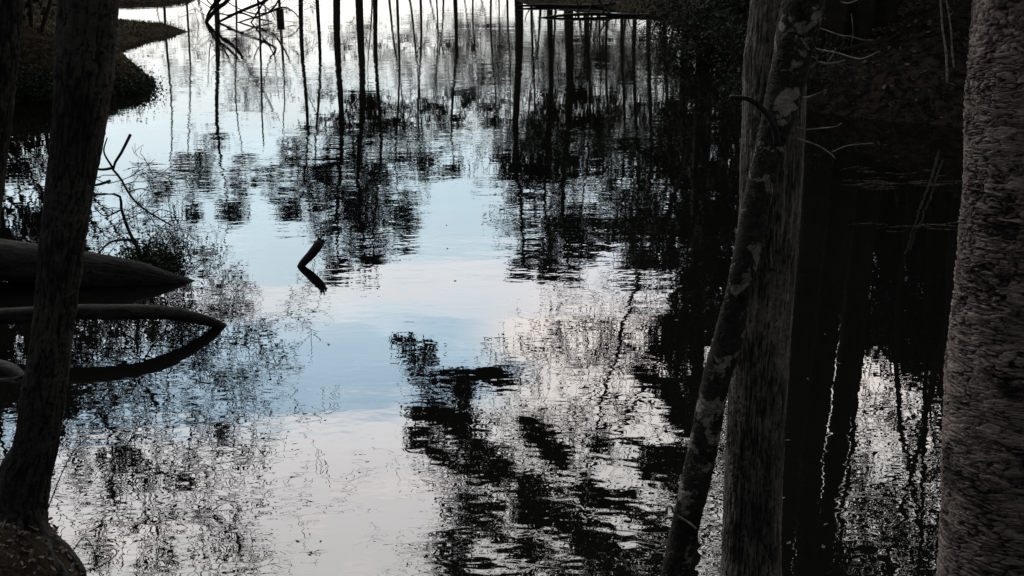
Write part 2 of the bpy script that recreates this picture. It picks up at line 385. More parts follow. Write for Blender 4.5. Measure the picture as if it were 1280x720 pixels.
def trunk(pts, rad, mode, res=.006, seed=0, dense=None):
    """dense bark mesh along a spline; plates and cracks are real relief"""
    pts = np.asarray(pts, float); Ln = np.sum(np.linalg.norm(np.diff(pts, axis=0), axis=1)); R0 = float(np.median(np.asarray(rad)[:max(3, len(rad)-4)]))
    sides = max(14, int(2*math.pi*R0/res)); n = max(8, int(Ln/res/1.2)); c = spline(np.column_stack([pts, rad]), n)
    if len(pts) > 7:
        keep = (np.arange(n) % 40 == 0) | (c[:, 2] < 4.5-.066*c[:, 1]); keep[-1] = True; c = c[keep]; n = len(c)
    r = c[:, 3]; c = c[:, :3]
    mb = MB(); mb.tube(c, r, sides, tip=False); V = mb.v[0].reshape(n, sides, 3); out = (V-c[:, None])/r[:, None, None]
    st = np.concatenate([[0], np.cumsum(np.linalg.norm(np.diff(c, axis=0), axis=1))])
    th = np.arange(sides)*2*math.pi/sides; T, S = np.meshgrid(th, st); X, Y_ = np.cos(T)*R0, np.sin(T)*R0
    pw, ph, amp, lift, cw, warp = BARK[mode]; nu = max(3, round(2*math.pi*R0/pw)); k = nu/(2*math.pi)
    wx = fbm(X/pw*.45+seed, Y_/pw*.45, S/ph*.45, 4, seed)*warp; wy = fbm(X/pw*.45+9, Y_/pw*.45+seed, S/ph*.45, 4, seed+20)*warp
    e1, id1, dv1 = plates(T*k+wx, S/ph+wy, nu, seed); nu2 = nu*2
    e2, id2, dv2 = plates(T*k*2+wx*1.7, S/ph*2.1+wy*1.7, nu2, seed+50)
    gap = np.clip(.5+.9*fbm(X*7+3, Y_*7, S*5, 3, seed+5), .15, 1)      # cracks open and close along the stem
    c1 = 1-np.clip(e1/(cw*2*gap), 0, 1); c2 = (1-np.clip(e2/(cw*1.4), 0, 1))*np.clip(gap-.25, 0, 1)
    crack = np.clip(np.maximum(c1*c1*(3-2*c1), .75*c2), 0, 1)
    if mode == 'flaky':                                # deep upright fissures between fields of flakes
        e3, id3, dv3 = plates(T*(max(3, round(nu*.55))/(2*math.pi))+wx*.9+.5*fbm(X*22, Y_*22, S*40, 3, 3), S/.30+wy*.15, max(3, round(nu*.55)), seed+90)
        crack = np.maximum(crack, np.clip(1.25-e3/(.13*np.clip(.3+1.3*fbm(X*4, Y_*4, S*3, 3, 77), .05, 1.5)), 0, 1)); id1 = .6*id1+.4*id3
    g = fbm(X*60, Y_*60, S*(60 if mode not in ('flaky',) else 140), 3, seed+9)
    big = fbm(X*3, Y_*3, S*2, 4, seed+70)
    h = (.55*id1+.25*id2+lift*(dv1*.9-.1)+.3*dv2*lift+.2*g)-crack*1.1
    V = c[:, None]+out*(r[:, None]+amp*h+.02*R0/.2*big*.5)[..., None]
    mb.v[0] = V.reshape(-1, 3); mb.attr = {'crack': crack.ravel(), 'tone': np.clip(.5*id1+.25*id2+.22*g+.25*big+.12+.25*lift*dv1, 0, 1).ravel()}
    return mb
def pxtrunk(spec, Y0, Y1, extra_h=0, lean=None):
    """spec: rows (py, left px, right px) top to bottom -> points bottom to top"""
    ys = [q[0] for q in spec]; P = []; rad = []
    for py, l, r in spec:
        f = (py-ys[0])/(ys[-1]-ys[0]); p = dp((l+r)/2, py, Y0+(Y1-Y0)*f); P.append(p); rad.append(wpx((r-l)/2, p))
    P = P[::-1]; rad = rad[::-1]
    d = P[-1]-P[-2]; d = d/d[2]
    if lean is not None: d = np.array(lean)
    r0 = rad[-1]
    for k in range(1, 5):
        P.append(P[-1]+d*extra_h/4); rad.append(r0*(1-.17*k))
    return np.array(P), np.array(rad)

# --- leafy / twiggy growth
def clump(mb, p, rng, n, spread, size, flatz=.6, thin=.3):
    c = p+rng.normal(0, 1, (n, 3))*np.array([spread, spread, spread*flatz])
    u = rng.normal(0, 1, (n, 3)); u /= np.linalg.norm(u, axis=1)[:, None]
    w = np.cross(u, rng.normal(0, 1, (n, 3))); w /= np.linalg.norm(w, axis=1)[:, None]
    s = size*rng.uniform(.6, 1.4, (n, 1))
    V = np.stack([c-u*s, c+w*s*thin, c+u*s, c-w*s*thin], 1).reshape(-1, 3)
    mb.add(V, np.arange(4*n).reshape(-1, 4))
def limb(mb, p, d, ln, r, rng, level, maxlev, droop=0., wig=.18, kids=(4, 7), ends=None, ang=.75, shrink=.55, sides=5, minr=.003):
    n = max(4, min(9, int(ln/.25)+3)); pts = [np.array(p, float)]; d = np.array(d, float); d /= np.linalg.norm(d)
    for k in range(n-1):
        d = d+rng.normal(0, wig, 3)+np.array([0, 0, -droop/n]); d /= np.linalg.norm(d)
        pts.append(pts[-1]+d*ln/(n-1))
    pts = np.array(pts); rad = np.maximum(np.linspace(r, r*.35, n), minr)
    mb.tube(pts, rad, sides if level == 0 else (4 if level == 1 else 3), tip=False)
    if ends is not None: ends.append((pts[-1], level)); ends.append((pts[n//2], level))
    if level < maxlev:
        for k in range(rng.integers(*kids)):
            f = rng.uniform(.25, 1); i = min(n-2, int(f*(n-1))); q = pts[i]+(pts[i+1]-pts[i])*(f*(n-1)-i)
            t = pts[i+1]-pts[i]; t /= np.linalg.norm(t); v = rng.normal(0, 1, 3); v -= t*(v@t); v /= np.linalg.norm(v)
            a = ang*rng.uniform(.6, 1.3)
            limb(mb, q, t*math.cos(a)+v*math.sin(a), ln*shrink*rng.uniform(.6, 1.2), max(r*.5*(1-f*.4), minr), rng, level+1, maxlev, droop, wig, kids, ends, ang, shrink, sides, minr)

def pine(name, base, top_h, crown_lo, hw, r, seed, label, group, lean=(0, 0), dens=1., cat='tree', leafsz=.34, wob=.5):
    """tall slender tree: tapered trunk, whorled limbs with needle clumps, ragged crown"""
    rng = np.random.default_rng(seed); base = np.array(base, float); t = thing(name, base, label, cat, group)
    n = 12; zz = np.linspace(-.4, top_h, n); ph = rng.uniform(0, 6.3, 2)
    c = np.column_stack([base[0]+lean[0]*zz/top_h+wob*np.sin(zz*.35+ph[0])*zz/top_h, base[1]+lean[1]*zz/top_h+wob*np.sin(zz*.3+ph[1])*zz/top_h, base[2]+zz])
    rad = r*(1-.8*(np.maximum(zz, 0)/top_h)**1.2)
    mb = MB(); mb.tube(c, rad, 8)
    br = mb; lf = MB(); nl = int(26*dens*max(.6, (top_h-crown_lo)/9))
    for k in range(nl):
        f = rng.uniform(0, 1)**.9; z = crown_lo+(top_h-crown_lo)*f
        p = np.array([np.interp(z, zz, c[:, 0]), np.interp(z, zz, c[:, 1]), base[2]+z])
        prof = (math.sin(math.pi*min(1, .05+f*.93))**.8)*(.75+.3*(1-f)); ln = hw*prof*rng.uniform(.45, 1.15)+.4
        a = rng.uniform(0, 6.283); d = np.array([math.cos(a), math.sin(a), rng.uniform(-.15, .5)])
        ends = []
        limb(br, p, d, ln, max(.02, r*.16), rng, 0, 1, .15, .12, (3, 6), ends, .8, .45, 4, .012)
        for e, lv in ends:
            if rng.random() < .82: clump(lf, e, rng, int(rng.integers(7, 16)), .14*hw/2.5+.18, leafsz)
    for k in range(int(4*dens)):                       # dead snag limbs under the crown
        z = crown_lo*rng.uniform(.35, 1); a = rng.uniform(0, 6.283)
        p = np.array([np.interp(z, zz, c[:, 0]), np.interp(z, zz, c[:, 1]), base[2]+z])
        limb(br, p, (math.cos(a), math.sin(a), -.1), hw*rng.uniform(.25, .6), .03, rng, 0, 1, .2, .15, (1, 4), None, .7, .5, 4, .01)
    br.build('trunk', M['far_bark'], t)
    lf.build('crown', M['needles'], t, smooth=False)
    return t
def bare_tree(name, base, d, ln, r, seed, label, group, levels=4, leaf=0, kids=(4, 7), mat='twig', ang=.7, droop=0., leafsz=.05, wig=.1, flo=.3):
    rng = np.random.default_rng(seed); base = np.array(base, float); t = thing(name, base, label, 'tree', group)
    d = np.array(d, float); d /= np.linalg.norm(d)
    n = 10; pts = [base-np.array([0, 0, .4])]
    for k in range(n-1):
        d = d+rng.normal(0, .05, 3); d /= np.linalg.norm(d); pts.append(pts[-1]+d*ln/(n-1))
    pts = np.array(pts); mb = MB(); mb.tube(pts, np.linspace(r, r*.2, n), 8); mb.build('trunk', M['far_bark'], t)
    ends = []
    for k in range(14):
        br = MB(); f = rng.uniform(flo, 1); i = min(n-2, int(f*(n-1))); q = pts[i]+(pts[i+1]-pts[i])*(f*(n-1)-i)
        a = rng.uniform(0, 6.283); dd = np.array([math.cos(a), math.sin(a), rng.uniform(.1, .7)])
        limb(br, q, dd, ln*.32*rng.uniform(.7, 1.2), r*.3, rng, 1, levels, droop, wig+.05, kids, ends, ang, .58, 5, .009)
        br.build('limb', M[mat], t)
    if leaf:
        lf = MB()
        for e, lv in ends:
            if lv >= 2 and rng.random() < leaf: clump(lf, e, rng, 4, .12, leafsz, 1, .5)
        lf.build('crown', M['leaves'], t, smooth=False)
    return t

def shade_crown(t, P, r, seed, mat='needles', n=16, ln=2.6, lo=.4, leaf=.13):
    """unseen limbs and leaves of a near tree, added to shade trunks and bank"""
    rng = np.random.default_rng(seed); lf = MB(); z0 = P[-1][2]-(P[-1][2]-5)*(1-lo)
    for k in range(n):
        br = MB(); f = rng.uniform(0, 1); z = z0+(P[-1][2]-z0)*f
        p = np.array([np.interp(z, P[:, 2], P[:, q]) for q in range(3)]); a = rng.uniform(0, 6.283); ends = []
        limb(br, p, (math.cos(a), math.sin(a), .45), ln*rng.uniform(.6, 1.2), r*.3, rng, 0, 2, 0, .12, (3, 6), ends, .8, .5, 5, .008)
        for e, lv in ends:
            if rng.random() < .6: clump(lf, e, rng, 8, .22, leaf, .8, .45)
        br.build('limb', M['twig'], t)
    lf.build('crown', M[mat], t, smooth=False)

# left leaning trunk standing on the near bank
P, r = pxtrunk([(0, 76, 146), (120, 70, 134), (240, 60, 114), (330, 48, 101), (420, 42, 88), (500, 28, 80), (560, 18, 72), (590, 2, 64), (625, -10, 58), (660, -16, 56)], 5.6, 5.3, 7)
t = thing('leaning_tree', P[0], 'dark furrowed tree leaning right, rooted on the near left bank', 'tree')
trunk(P, r, 'ridge', .006, 3).build('trunk', M['left_bark'], t); shade_crown(t, P, .12, 11)
# roots spreading over the bank
for k_, (a, l) in enumerate(((-.75, .85), (-2.0, .9), (-1.3, .9), (-.15, .5))):
    q = [P[1]+np.array([0, 0, .06])]
    for k in range(1, 7):
        x = P[1][0]+math.cos(a)*l*k/6+.04*math.sin(k*1.7+k_); y = P[1][1]+math.sin(a)*l*k/6-.05; q.append(np.array([x, y, max(gz(x, y), -.1)-.012-.03*k/6]))
    trunk(q, np.linspace(.06, .015, 7), 'ridge', .008, 60+k_).build('root', M['left_bark'], t)
# far left trunk
P, r = pxtrunk([(0, -40, 27), (120, -46, 15), (220, -52, 4), (420, -70, -16)], 5.9, 5.7, 6)
P = np.vstack([[P[0][0]-.1, P[0][1], gz(P[0][0]-.1, P[0][1])-.2], P]); r = np.r_[r[0]*1.15, r]
t = thing('leaning_tree', P[0], 'dark trunk cut off by the left edge of the view, beside the leaning tree', 'tree')
trunk(P, r, 'ridge', .007, 8).build('trunk', M['left_bark'], t); shade_crown(t, P, .12, 12)
# centre grey trunk
P, r = pxtrunk([(0, 940, 1010), (80, 931, 1006), (180, 927, 1004), (300, 922, 997), (420, 914, 988), (540, 908, 980), (640, 905, 976), (720, 903, 975), (790, 899, 978), (850, 890, 985)], 5.3, 4.95, 8)
P[0][2] = min(P[0][2], gz(P[0][0], P[0][1])-.1)
t = thing('grey_tree', P[0], 'straight grey furrowed tree behind the lichen patched leaning stem', 'tree')
trunk(P, r, 'fine', .0042, 21).build('trunk', M['grey_bark'], t); shade_crown(t, P, .13, 13)
# leaning lichen stem
P, r = pxtrunk([(0, 975, 1034), (60, 966, 1020), (120, 955, 1004), (180, 944, 984), (240, 930, 968), (300, 918, 956), (360, 906, 942), (420, 890, 932), (480, 874, 914), (540, 862, 903), (600, 849, 891), (660, 836, 876), (720, 824, 864), (800, 806, 850)], 5.0, 4.8, 7); r = r*.86
P[0][2] = min(P[0][2], gz(P[0][0], P[0][1])-.1)
t = thing('lichen_tree', P[0], 'slim leaning stem blotched with pale lichen, crossing the grey tree', 'tree')
lean_tree = t
trunk(P, r, 'lump', .005, 31).build('trunk', M['lichen_bark'], t); shade_crown(t, P, .1, 14)
def pxtube(mb, pts, Y, w, sides=6, n=14):
    c = spline([dp(x, y, (Y+(q[0]-Y) if False else Y)) for (x, y, *q) in pts], n)
    w = np.interp(np.linspace(0, 1, n), np.linspace(0, 1, len(w)), w) if hasattr(w, '__len__') else np.full(n, w)
    mb.tube(c, [wpx(a/2, p) for a, p in zip(w, c)], sides)
mb = MB(); pxtube(mb, [(912, 121), (935, 124), (955, 138), (968, 160), (972, 182)], 4.85, [5, 7, 9, 9]); mb.build('bent_branch', M['dark_wood'], t)
for pts, w in (([(1013, 84), (1022, 78), (1034, 80), (1048, 78), (1056, 75)], (4, 2)), ([(1018, 72), (1024, 79), (1030, 81)], (2, 2)), ([(1032, 80), (1040, 70), (1045, 60)], (3, 1.5)), ([(1024, 62), (1045, 66), (1070, 73), (1082, 72), (1100, 64)], (2.5, 1)),
               ([(1030, 37), (1050, 44), (1065, 46), (1078, 50), (1090, 50)], (2, 1)), ([(1064, 17), (1066, 38), (1064, 57)], (1.5, 1)), ([(1006, 122), (1020, 118), (1034, 112)], (3, 1.2)), ([(1005, 176), (1022, 182), (1038, 192), (1044, 198)], (2.5, 1.5)), ([(1006, 162), (1030, 160), (1045, 158), (1053, 153)], (2, 1)), ([(1040, 190), (1060, 182), (1092, 179)], (1.3, .8)), ([(1050, 2), (1060, 4), (1072, 0)], (2, 1.5))):
    pts = ([(pts[0][0]-10, pts[0][1]-3)]+pts) if pts[0][0] < 1040 else pts
    mb = MB(); pxtube(mb, pts, 5.0, (w[0]*.8,)+tuple(q*.8 for q in w), 5, 24); mb.build('twig', M['pale_twig'], t)
mb = MB(); pxtube(mb, [(833, 641), (834, 633), (840, 634), (842, 641), (852, 648), (862, 654), (870, 661)], 4.62, [4, 3, 3.2]); mb.build('vine_loop', M['pale_twig'], t)
# right flaky trunk
P, r = pxtrunk([(0, 1222, 1395), (120, 1213, 1392), (260, 1204, 1390), (400, 1192, 1388), (520, 1183, 1386), (640, 1177, 1386), (720, 1173, 1388), (820, 1160, 1400)], 3.75, 3.45, 8); r = r*.95
P[0][2] = min(P[0][2], gz(P[0][0], P[0][1])-.1)
t = thing('flaky_bark_tree', P[0], 'thick tree with horizontally cracked flaky grey bark at the right edge', 'tree')
trunk(P, r, 'flaky', .0048, 41).build('trunk', M['flaky_bark'], t); shade_crown(t, P, .18, 15)

# ------------------------------------------------------------------ logs, snags, box in the water
def log(name, label, pts, rad, mat, seed, cat='log', res=.012):
    P = np.array(pts, float); o = trunk(P, rad, 'wood', res, seed).build(name, mat)
    # rounded closing of the ends is hidden under water and in the bank
    return tag(o, label, cat)
P = [at(-80, 350)+(0, 0, .34), at(30, 352)+(0, 0, .24), at(120, 352)+(0, 0, .13), at(170, 352)+(0, 0, .07), at(212, 352)+(0, 0, .01), at(244, 351)+(0, 0, -.045), at(262, 350)+(0, 0, -.1)]
log('fallen_log', 'thick fallen log tapering to a point in the water, upper of the two at left', P, [.25, .235, .2, .165, .105, .045, .02], M['wet_wood'], 5)
pts = [at(-60, 432)+(0, 0, .27), at(30, 431)+(0, 0, .31), at(100, 430)+(0, 0, .335), at(160, 427)+(0, 0, .315), at(205, 421)+(0, 0, .26), at(240, 415)+(0, 0, .165), at(266, 410)+(0, 0, .06), at(280, 407)+(0, 0, -.02), at(294, 402)+(0, 0, -.11)]
log('curved_branch', 'bare curved branch arching down into the water below the thick log', pts, [.085, .08, .076, .074, .068, .058, .048, .036, .02], M['wet_wood'], 9, 'branch', .01)
log('sunken_log', 'short dark log end half sunk at the left edge below the curved branch', [at(-80, 455)+(0, 0, .03), at(0, 462)+(0, 0, .0), at(24, 467)+(0, 0, -.05), at(45, 472)+(0, 0, -.12)], [.1, .09, .07, .03], M['dark_wood'], 12)
w0 = at(376, 333)
tip = dp(402, 301, w0[1]+.05)
mb = trunk([w0+(-.03, 0, -.15), w0, w0+(tip-w0)*.5+(.01, 0, 0), tip-(tip-w0)*.08, tip], [.03, .04, .053, .05, .012], 'wood', .008, 4)
for q_ in ((-.035, .07, .016), (.02, .035, .014), (-.005, .095, .012), (.04, -.01, .012)): mb.tube([tip-(tip-w0)*.14+(q_[0]*.6, 0, 0), tip+(q_[0], 0, q_[1]*.4), tip+(q_[0]*1.2, 0, q_[1])], [q_[2]*1.6, q_[2], .002], 5)
tag(mb.build('broken_snag', M['dark_wood']), 'short broken stick jutting from open water with its mirror image', 'stick')
# branches of the fallen log
br = []
def brush_thing(name, label, cat, lines, Yf, mat, base):
    t = thing(name, base, label, cat)
    for pts, w in lines:
        mb = MB(); pxtube(mb, pts, Yf, w, 5); mb.build('branch', mat, t)
    return t
yb = at(185, 345)[1]
db = brush_thing('dead_brush', 'thin dead branches standing up from the thick log at left', 'branches',
    [([(182, 330), (172, 310), (160, 286), (152, 262), (148, 244), (118, 243)], (5, 3)), ([(170, 300), (152, 300), (136, 304), (120, 320)], (4, 2)), ([(178, 322), (184, 312), (188, 300)], (5, 2)),
     ([(215, 282), (190, 268), (172, 255), (160, 240), (150, 222), (141, 210), (152, 190), (163, 168)], (2, 4)), ([(141, 210), (128, 212), (113, 210)], (4, 3)), ([(138, 226), (126, 230), (112, 233)], (4, 3)), ([(141, 210), (130, 190), (134, 172)], (3, 1.5)),
     ([(160, 240), (176, 236), (190, 240)], (2, 1)), ([(152, 262), (132, 270), (118, 260)], (2.5, 1)), ([(190, 268), (200, 262), (216, 266)], (1.6, 1))], yb, M['dark_wood'], at(185, 345))
rng = np.random.default_rng(15)
for k in range(26):
    p = dp(rng.uniform(95, 225), rng.uniform(215, 325), yb+rng.uniform(-.2, 1.2)); mb = MB(); limb(mb, p, (rng.normal(), rng.normal()*.4, rng.uniform(-.3, 1)), rng.uniform(.25, .7), .007, rng, 0, 2, .1, .22, (2, 5), None, .7, .55, 3, .003)
    mb.build('twig', M['dark_wood'], db)
# nest box on a pole in the water
q = at(350.5, 24); s = wpx(1, q)
t = thing('nest_box', q, 'small dark wooden box on a thin pole over the far water', 'box')
def boxm(c, sx, sy, sz):
    mb = MB(); V = [(c[0]+a*sx/2, c[1]+b*sy/2, c[2]+e*sz/2) for a in (-1, 1) for b in (-1, 1) for e in (-1, 1)]
    mb.add(V, [(0, 1, 3, 2), (4, 6, 7, 5), (0, 4, 5, 1), (2, 3, 7, 6), (0, 2, 6, 4), (1, 5, 7, 3)]); return mb
boxm(q+(0, 0, s*5), s*8, s*8, s*13).build('body', M['box'], t, False); boxm(q+(0, -s*.6, s*12.2), s*10, s*10, s*1.3).build('roof', M['box'], t, False)
mb = MB(); mb.tube([q+(0, s*5, -.6), q+(0, s*5, s*60)], s*.7, 8); mb.build('pole', M['dark_wood'], t)
# drooping shrub over the far water left of the box
yb = at(262, 28)[1]
lines = [([(304, -30), (285, 0), (272, 10), (258, 27), (262, 34)], (7, 5)), ([(296, -26), (276, -2), (262, 14), (257, 28)], (5, 3)), ([(330, -20), (340, -4), (300, 14), (280, 24), (268, 30)], (5, 3)), ([(300, 12), (330, 17), (352, 9), (366, 14), (375, 24)], (3, 1.5)),
         ([(360, -28), (340, 12), (310, 24), (292, 30)], (3, 2)), ([(278, 18), (300, 16), (318, 22), (340, 27)], (3, 1.5)), ([(280, -20), (270, 0), (262, 10)], (3, 2)), ([(336, -10), (326, 8), (318, 22), (312, 30)], (3, 2)), ([(256, -8), (262, 4), (272, 10)], (2, 1.5)),
         ([(310, -20), (322, 0), (336, 12), (344, 24)], (2, 1))]
lines = [([(p[0][0]+1.6*(p[0][0]-p[1][0]), p[0][1]+1.6*(p[0][1]-p[1][1])-25)]+p, (.8,)+tuple(q*.85 for q in w)) for p, w in lines]
t = brush_thing('drooping_shrub', 'bare arching shrub limbs dipping to the far water beside the box', 'shrub', lines, yb, M['dark_wood'], at(300, 20))
rng = np.random.default_rng(77)
for k in range(46):
    mb = MB(); p = dp(rng.uniform(235, 385), rng.uniform(-25, 26), yb+rng.uniform(-1.5, 3)); limb(mb, p, (rng.normal(), rng.normal()*.4, rng.uniform(-.8, .6)), rng.uniform(.5, 1.3), .014, rng, 0, 1, .2, .2, (2, 5), None, .7, .5, 3, .007)
    mb.build('twig', M['twig'], t)
# thin stake
q = at(325, 20); mb = MB(); mb.tube([q-(0, 0, .5), rf(327, 110, q[1]), rf(329, 183, q[1])], [.05, .045, .03], 6)
tag(mb.build('thin_snag', M['dark_wood']), 'thin bare pole standing in the far water right of the shrub', 'pole')
# fallen trunks lying in the water on the far right
for nm, lb, (x0, y0), (x1, y1), rr, sd in (('fallen_log', 'long dark log lying flat in the far water right of the middle', (672, 22), (880, 21), .11, 31), ('fallen_log', 'dark log lying along the far right waterline behind the long flat log', (646, 10), (835, 8), .15, 32)):
    A, B = at(x0, y0), at(x1, y1); P = [A+(B-A)*f+(0, .5*math.sin(f*5+sd), .03+.1*f+.05*math.sin(f*9+sd*2)) for f in np.linspace(0, 1, 7)]
    lg = log(nm, lb, P, rr*np.array([.25, .55, .7, .65, .9, .95, 1]), M['dark_wood'], sd, 'log', .05)
    rng = np.random.default_rng(sd)
    for k in range(9):
        mb = MB(); limb(mb, P[int(rng.integers(1, 6))]+(rng.uniform(-1, 1), 0, 0), (rng.normal(), rng.normal()*.5, .8), rng.uniform(.4, 1.6), .035, rng, 0, 1, .3, .2, (1, 4), None, .7, .5, 4, .012); mb.build('branch', M['dark_wood'], lg)

# ------------------------------------------------------------------ shrubs on the banks
def shrub(name, label, base, w, h, seed, n=40, leaf=.5, mat='needles', leafsz=.09, droop=.7, group=None):
    rng = np.random.default_rng(seed); base = np.array(base, float); t = thing(name, base, label, 'shrub', group); br = MB(); lf = MB(); ends = []
    for k in range(n):
        a = rng.uniform(0, 6.283); p = base+np.array([math.cos(a), math.sin(a), 0])*rng.uniform(0, w*.25); p[2] -= .1
        limb(br, p, (math.cos(a)*w/h*.7, math.sin(a)*w/h*.7, 1), h*rng.uniform(.6, 1.2), .018, rng, 0, 2, droop, .16, (3, 6), ends, .7, .5, 4, .005)
    br.build('stems', M['twig'], t)
    for e, lv in ends:
        if rng.random() < leaf: clump(lf, e, rng, 6, .14, leafsz, 1, .5)
    lf.build('foliage', M[mat], t, smooth=False); return t
def hit(px, py):                          # first point of the ground along the pixel's ray
    d = ray(px, py); Yv = np.geomspace(4, 140, 900); Q = np.array([0, 0, H_EYE])+d*(Yv/d[1])[:, None]
    hz = np.maximum(height(Q[:, :2], False), 0); k = int(np.argmax(Q[:, 2] <= hz)); return Q[k]
def on(px, py): return hit(px, py)
shrub('evergreen_shrub', 'black leafy shrub overhanging the water just right of the leaning tree', on(165, 108)+(-.2, 0, 0), .75, .5, 1, 60, .55, leafsz=.035, droop=1.1)
shrub('evergreen_shrub', 'dark shrub on the left bank seen between the two left trunks', on(60, 112), .9, .55, 2, 40, .6, leafsz=.04)
shrub('bank_shrub', 'tangled drooping shrub on the point right of the far logs', on(868, 40), 2.4, 2.0, 3, 70, .3, leafsz=.05)
shrub('bank_shrub', 'dark tangled shrub on the shore just left of the grey tree', on(915, 72), 2.2, 2.2, 4, 70, .4, leafsz=.05)
shrub('bank_shrub', 'dark shrub behind the lichen patched stem', on(985, 115), 2.0, 1.8, 5, 50, .4, leafsz=.05)

q_ = at(186, 338); shrub('log_sprout', 'small dark leafy tuft growing on the thick fallen log', q_+(0, .1, .02), .35, .22, 17, 40, .8, leafsz=.02)
# saplings on the right bank
for k, (pts, w, lb) in enumerate((([(1171, -40), (1176, 5), (1178, 35), (1183, 70), (1184, 106)], (1.8, 3.2), 'pale slim sapling on the right bank, taller left one of the pair'), ([(1176, -40), (1184, 5), (1189, 40), (1190, 62), (1193, 88)], (1.6, 2.6), 'pale slim sapling on the right bank, right one of the pair'))):
    q = hit(*pts[-1]); Yb = q[1]
    mb = MB(); pxtube(mb, pts, Yb, w, 7); mb.tube([dp(*pts[-1], Yb), dp(*pts[-1], Yb)+(0, 0, -.4)], wpx(w[1]/2, q), 7)
    tag(mb.build('sapling', M['pale_twig']), lb, 'sapling', 'saplings on the right bank')

# ------------------------------------------------------------------ trees seen mirrored: the far shore
def reftree(px, ytop, ycrown, Yd, wtr, hwpx, label, seed, dens=1., ytr=100, group='trees along the far shore', name='tall_tree', leafsz=.34, lean_px=0):
    b = rf(px, ytr, Yd); top = rf(px+lean_px, ytop, Yd); cr = rf(px, ycrown, Yd)
    g = gz(b[0], b[1]); x = b[0]
    return pine(name, (x, Yd, g), top[2]-g, cr[2]-g, hwpx*Yd/FPX*1.02, wtr*Yd/FPX*.55, seed, label, group, (top[0]-x, 0), dens, leafsz=leafsz)
FAR = [
    (216, 268, 185, 84, 3.2, 34, 'slender far shore tree mirrored above the thick log', .6),
    (243, 275, 200, 92, 2.6, 34, 'thin far shore tree between the two left mirrored trunks', .6),
    (279, 280, 165, 90, 6.5, 40, 'stout far shore tree mirrored behind the drooping shrub', .9),
    (303, 245, 190, 95, 2.6, 22, 'small far shore tree right of the drooping shrub', .5),
    (356, 250, 200, 95, 2.2, 26, 'thin low crowned far shore tree mirrored just right of the box', .6),
    (383, 275, 175, 90, 5.5, 36, 'far shore tree on the left side of the middle clump', .9),
    (402, 262, 140, 92, 4.5, 34, 'slim far shore tree second from the left in the middle clump', .8),
    (427, 345, 150, 90, 8.5, 44, 'thick far shore tree mirrored straight above the broken stick', 1.3),
    (454, 338, 112, 90, 9, 50, 'thick far shore tree mirrored just right of the tallest trunk', 1.4),
    (474, 322, 118, 92, 5.5, 46, 'leaning far shore tree in the middle clump', 1.1),
    (500, 300, 150, 95, 3.2, 40, 'slender far shore tree at the right side of the middle clump', 1.0),
    (528, 255, 175, 98, 3, 20, 'small far shore tree between the middle and right clumps', .35),
    (547, 145, 95, 100, 2.2, 16, 'short thin far shore tree left of the open sky gap', .3),
    (570, 215, 140, 98, 5, 28, 'lone slim far shore tree standing in the open sky gap', .6),
    (593, 150, 85, 100, 2.2, 26, 'short thin far shore tree right of the open gap', .3),
    (615, 190, 130, 96, 2.6, 20, 'low bushy far shore tree at the edge of the right clump', .35),
    (648, 342, 165, 84, 10, 38, 'thick straight far shore tree first in the right clump', 1.2),
    (664, 250, 150, 80, 3, 30, 'thin far shore tree behind the first thick trunk', .8),
    (686, 348, 120, 82, 7, 42, 'far shore tree mirrored between the two thick trunks', 1.2),
    (709, 345, 105, 80, 11, 46, 'thickest far shore tree of the right clump', 1.3),
    (733, 322, 140, 78, 3.5, 42, 'thin far shore tree right of the thickest trunk', 1.1),
    (757, 300, 165, 76, 3, 40, 'slim far shore tree in the middle of the right clump', 1.0),
    (775, 330, 175, 74, 4, 44, 'slim dark far shore tree near the long flat log', 1.1),
    (791, 340, 180, 72, 5, 46, 'straight dark far shore tree over the end of the flat log', 1.2),
    (808, 345, 150, 70, 6, 50, 'stout dark far shore tree left of the tangled shrub', 1.3),
    (828, 345, 125, 66, 5, 54, 'dark far shore tree just behind the tangled shrub', 1.3),
]
for k, (px, yt, yc, Yd, wt, hw, lb, de) in enumerate(FAR): reftree(px, yt, yc, Yd, wt, hw, lb, 100+k, de*(1.0 if px < 600 else .9 if px < 720 else .62), leafsz=.22)

G7 = 'thin bare trees behind the far shore'
protoB = [bare_tree('bare_tree', (8+k*6, 104, gz(8+k*6, 104)), (0, 0, 1), 13+k*1.5, .13, 400+k, 'thin bare tree in the row behind the far shore', G7, 4, .25, (3, 6), leafsz=.12) for k in range(3)]
rng = np.random.default_rng(21)
for k, px in enumerate((468, 487, 512, 536, 556, 578, 598, 622, 634, 660, 676, 696, 718, 742, 752, 768, 784, 800, 816, 834, 845, 705, 728, 330, 250, 200)):
    Yd = rng.uniform(96, 108); b = rf(px, 60, Yd); dup(protoB[k % 3], (b[0], Yd, gz(b[0], Yd)-.1), rng.uniform(0, 6), rng.uniform(.75, 1.15)*(1.15 if px > 640 else .85))
# trees on the point (right of middle)
G2 = 'dark trees on the right point'
PT = [(850, 380, 130, 52, 9, 60, 'dark tree at the tip of the right point', 1.2), (902, 420, 110, 44, 14, 80, 'broad dark tree behind the grey tree', .9), (930, 430, 120, 38, 18, 85, 'dark tree hidden behind the grey tree', 1.3), (962, 445, 120, 34, 22, 90, 'dense dark tree behind the lichen patched stem', 1.8)]
for k, (px, yt, yc, Yd, wt, hw, lb, de) in enumerate(PT): reftree(px, yt, yc, Yd, wt, hw, lb, 140+k, de, 200, G2, 'dark_tree', .26)

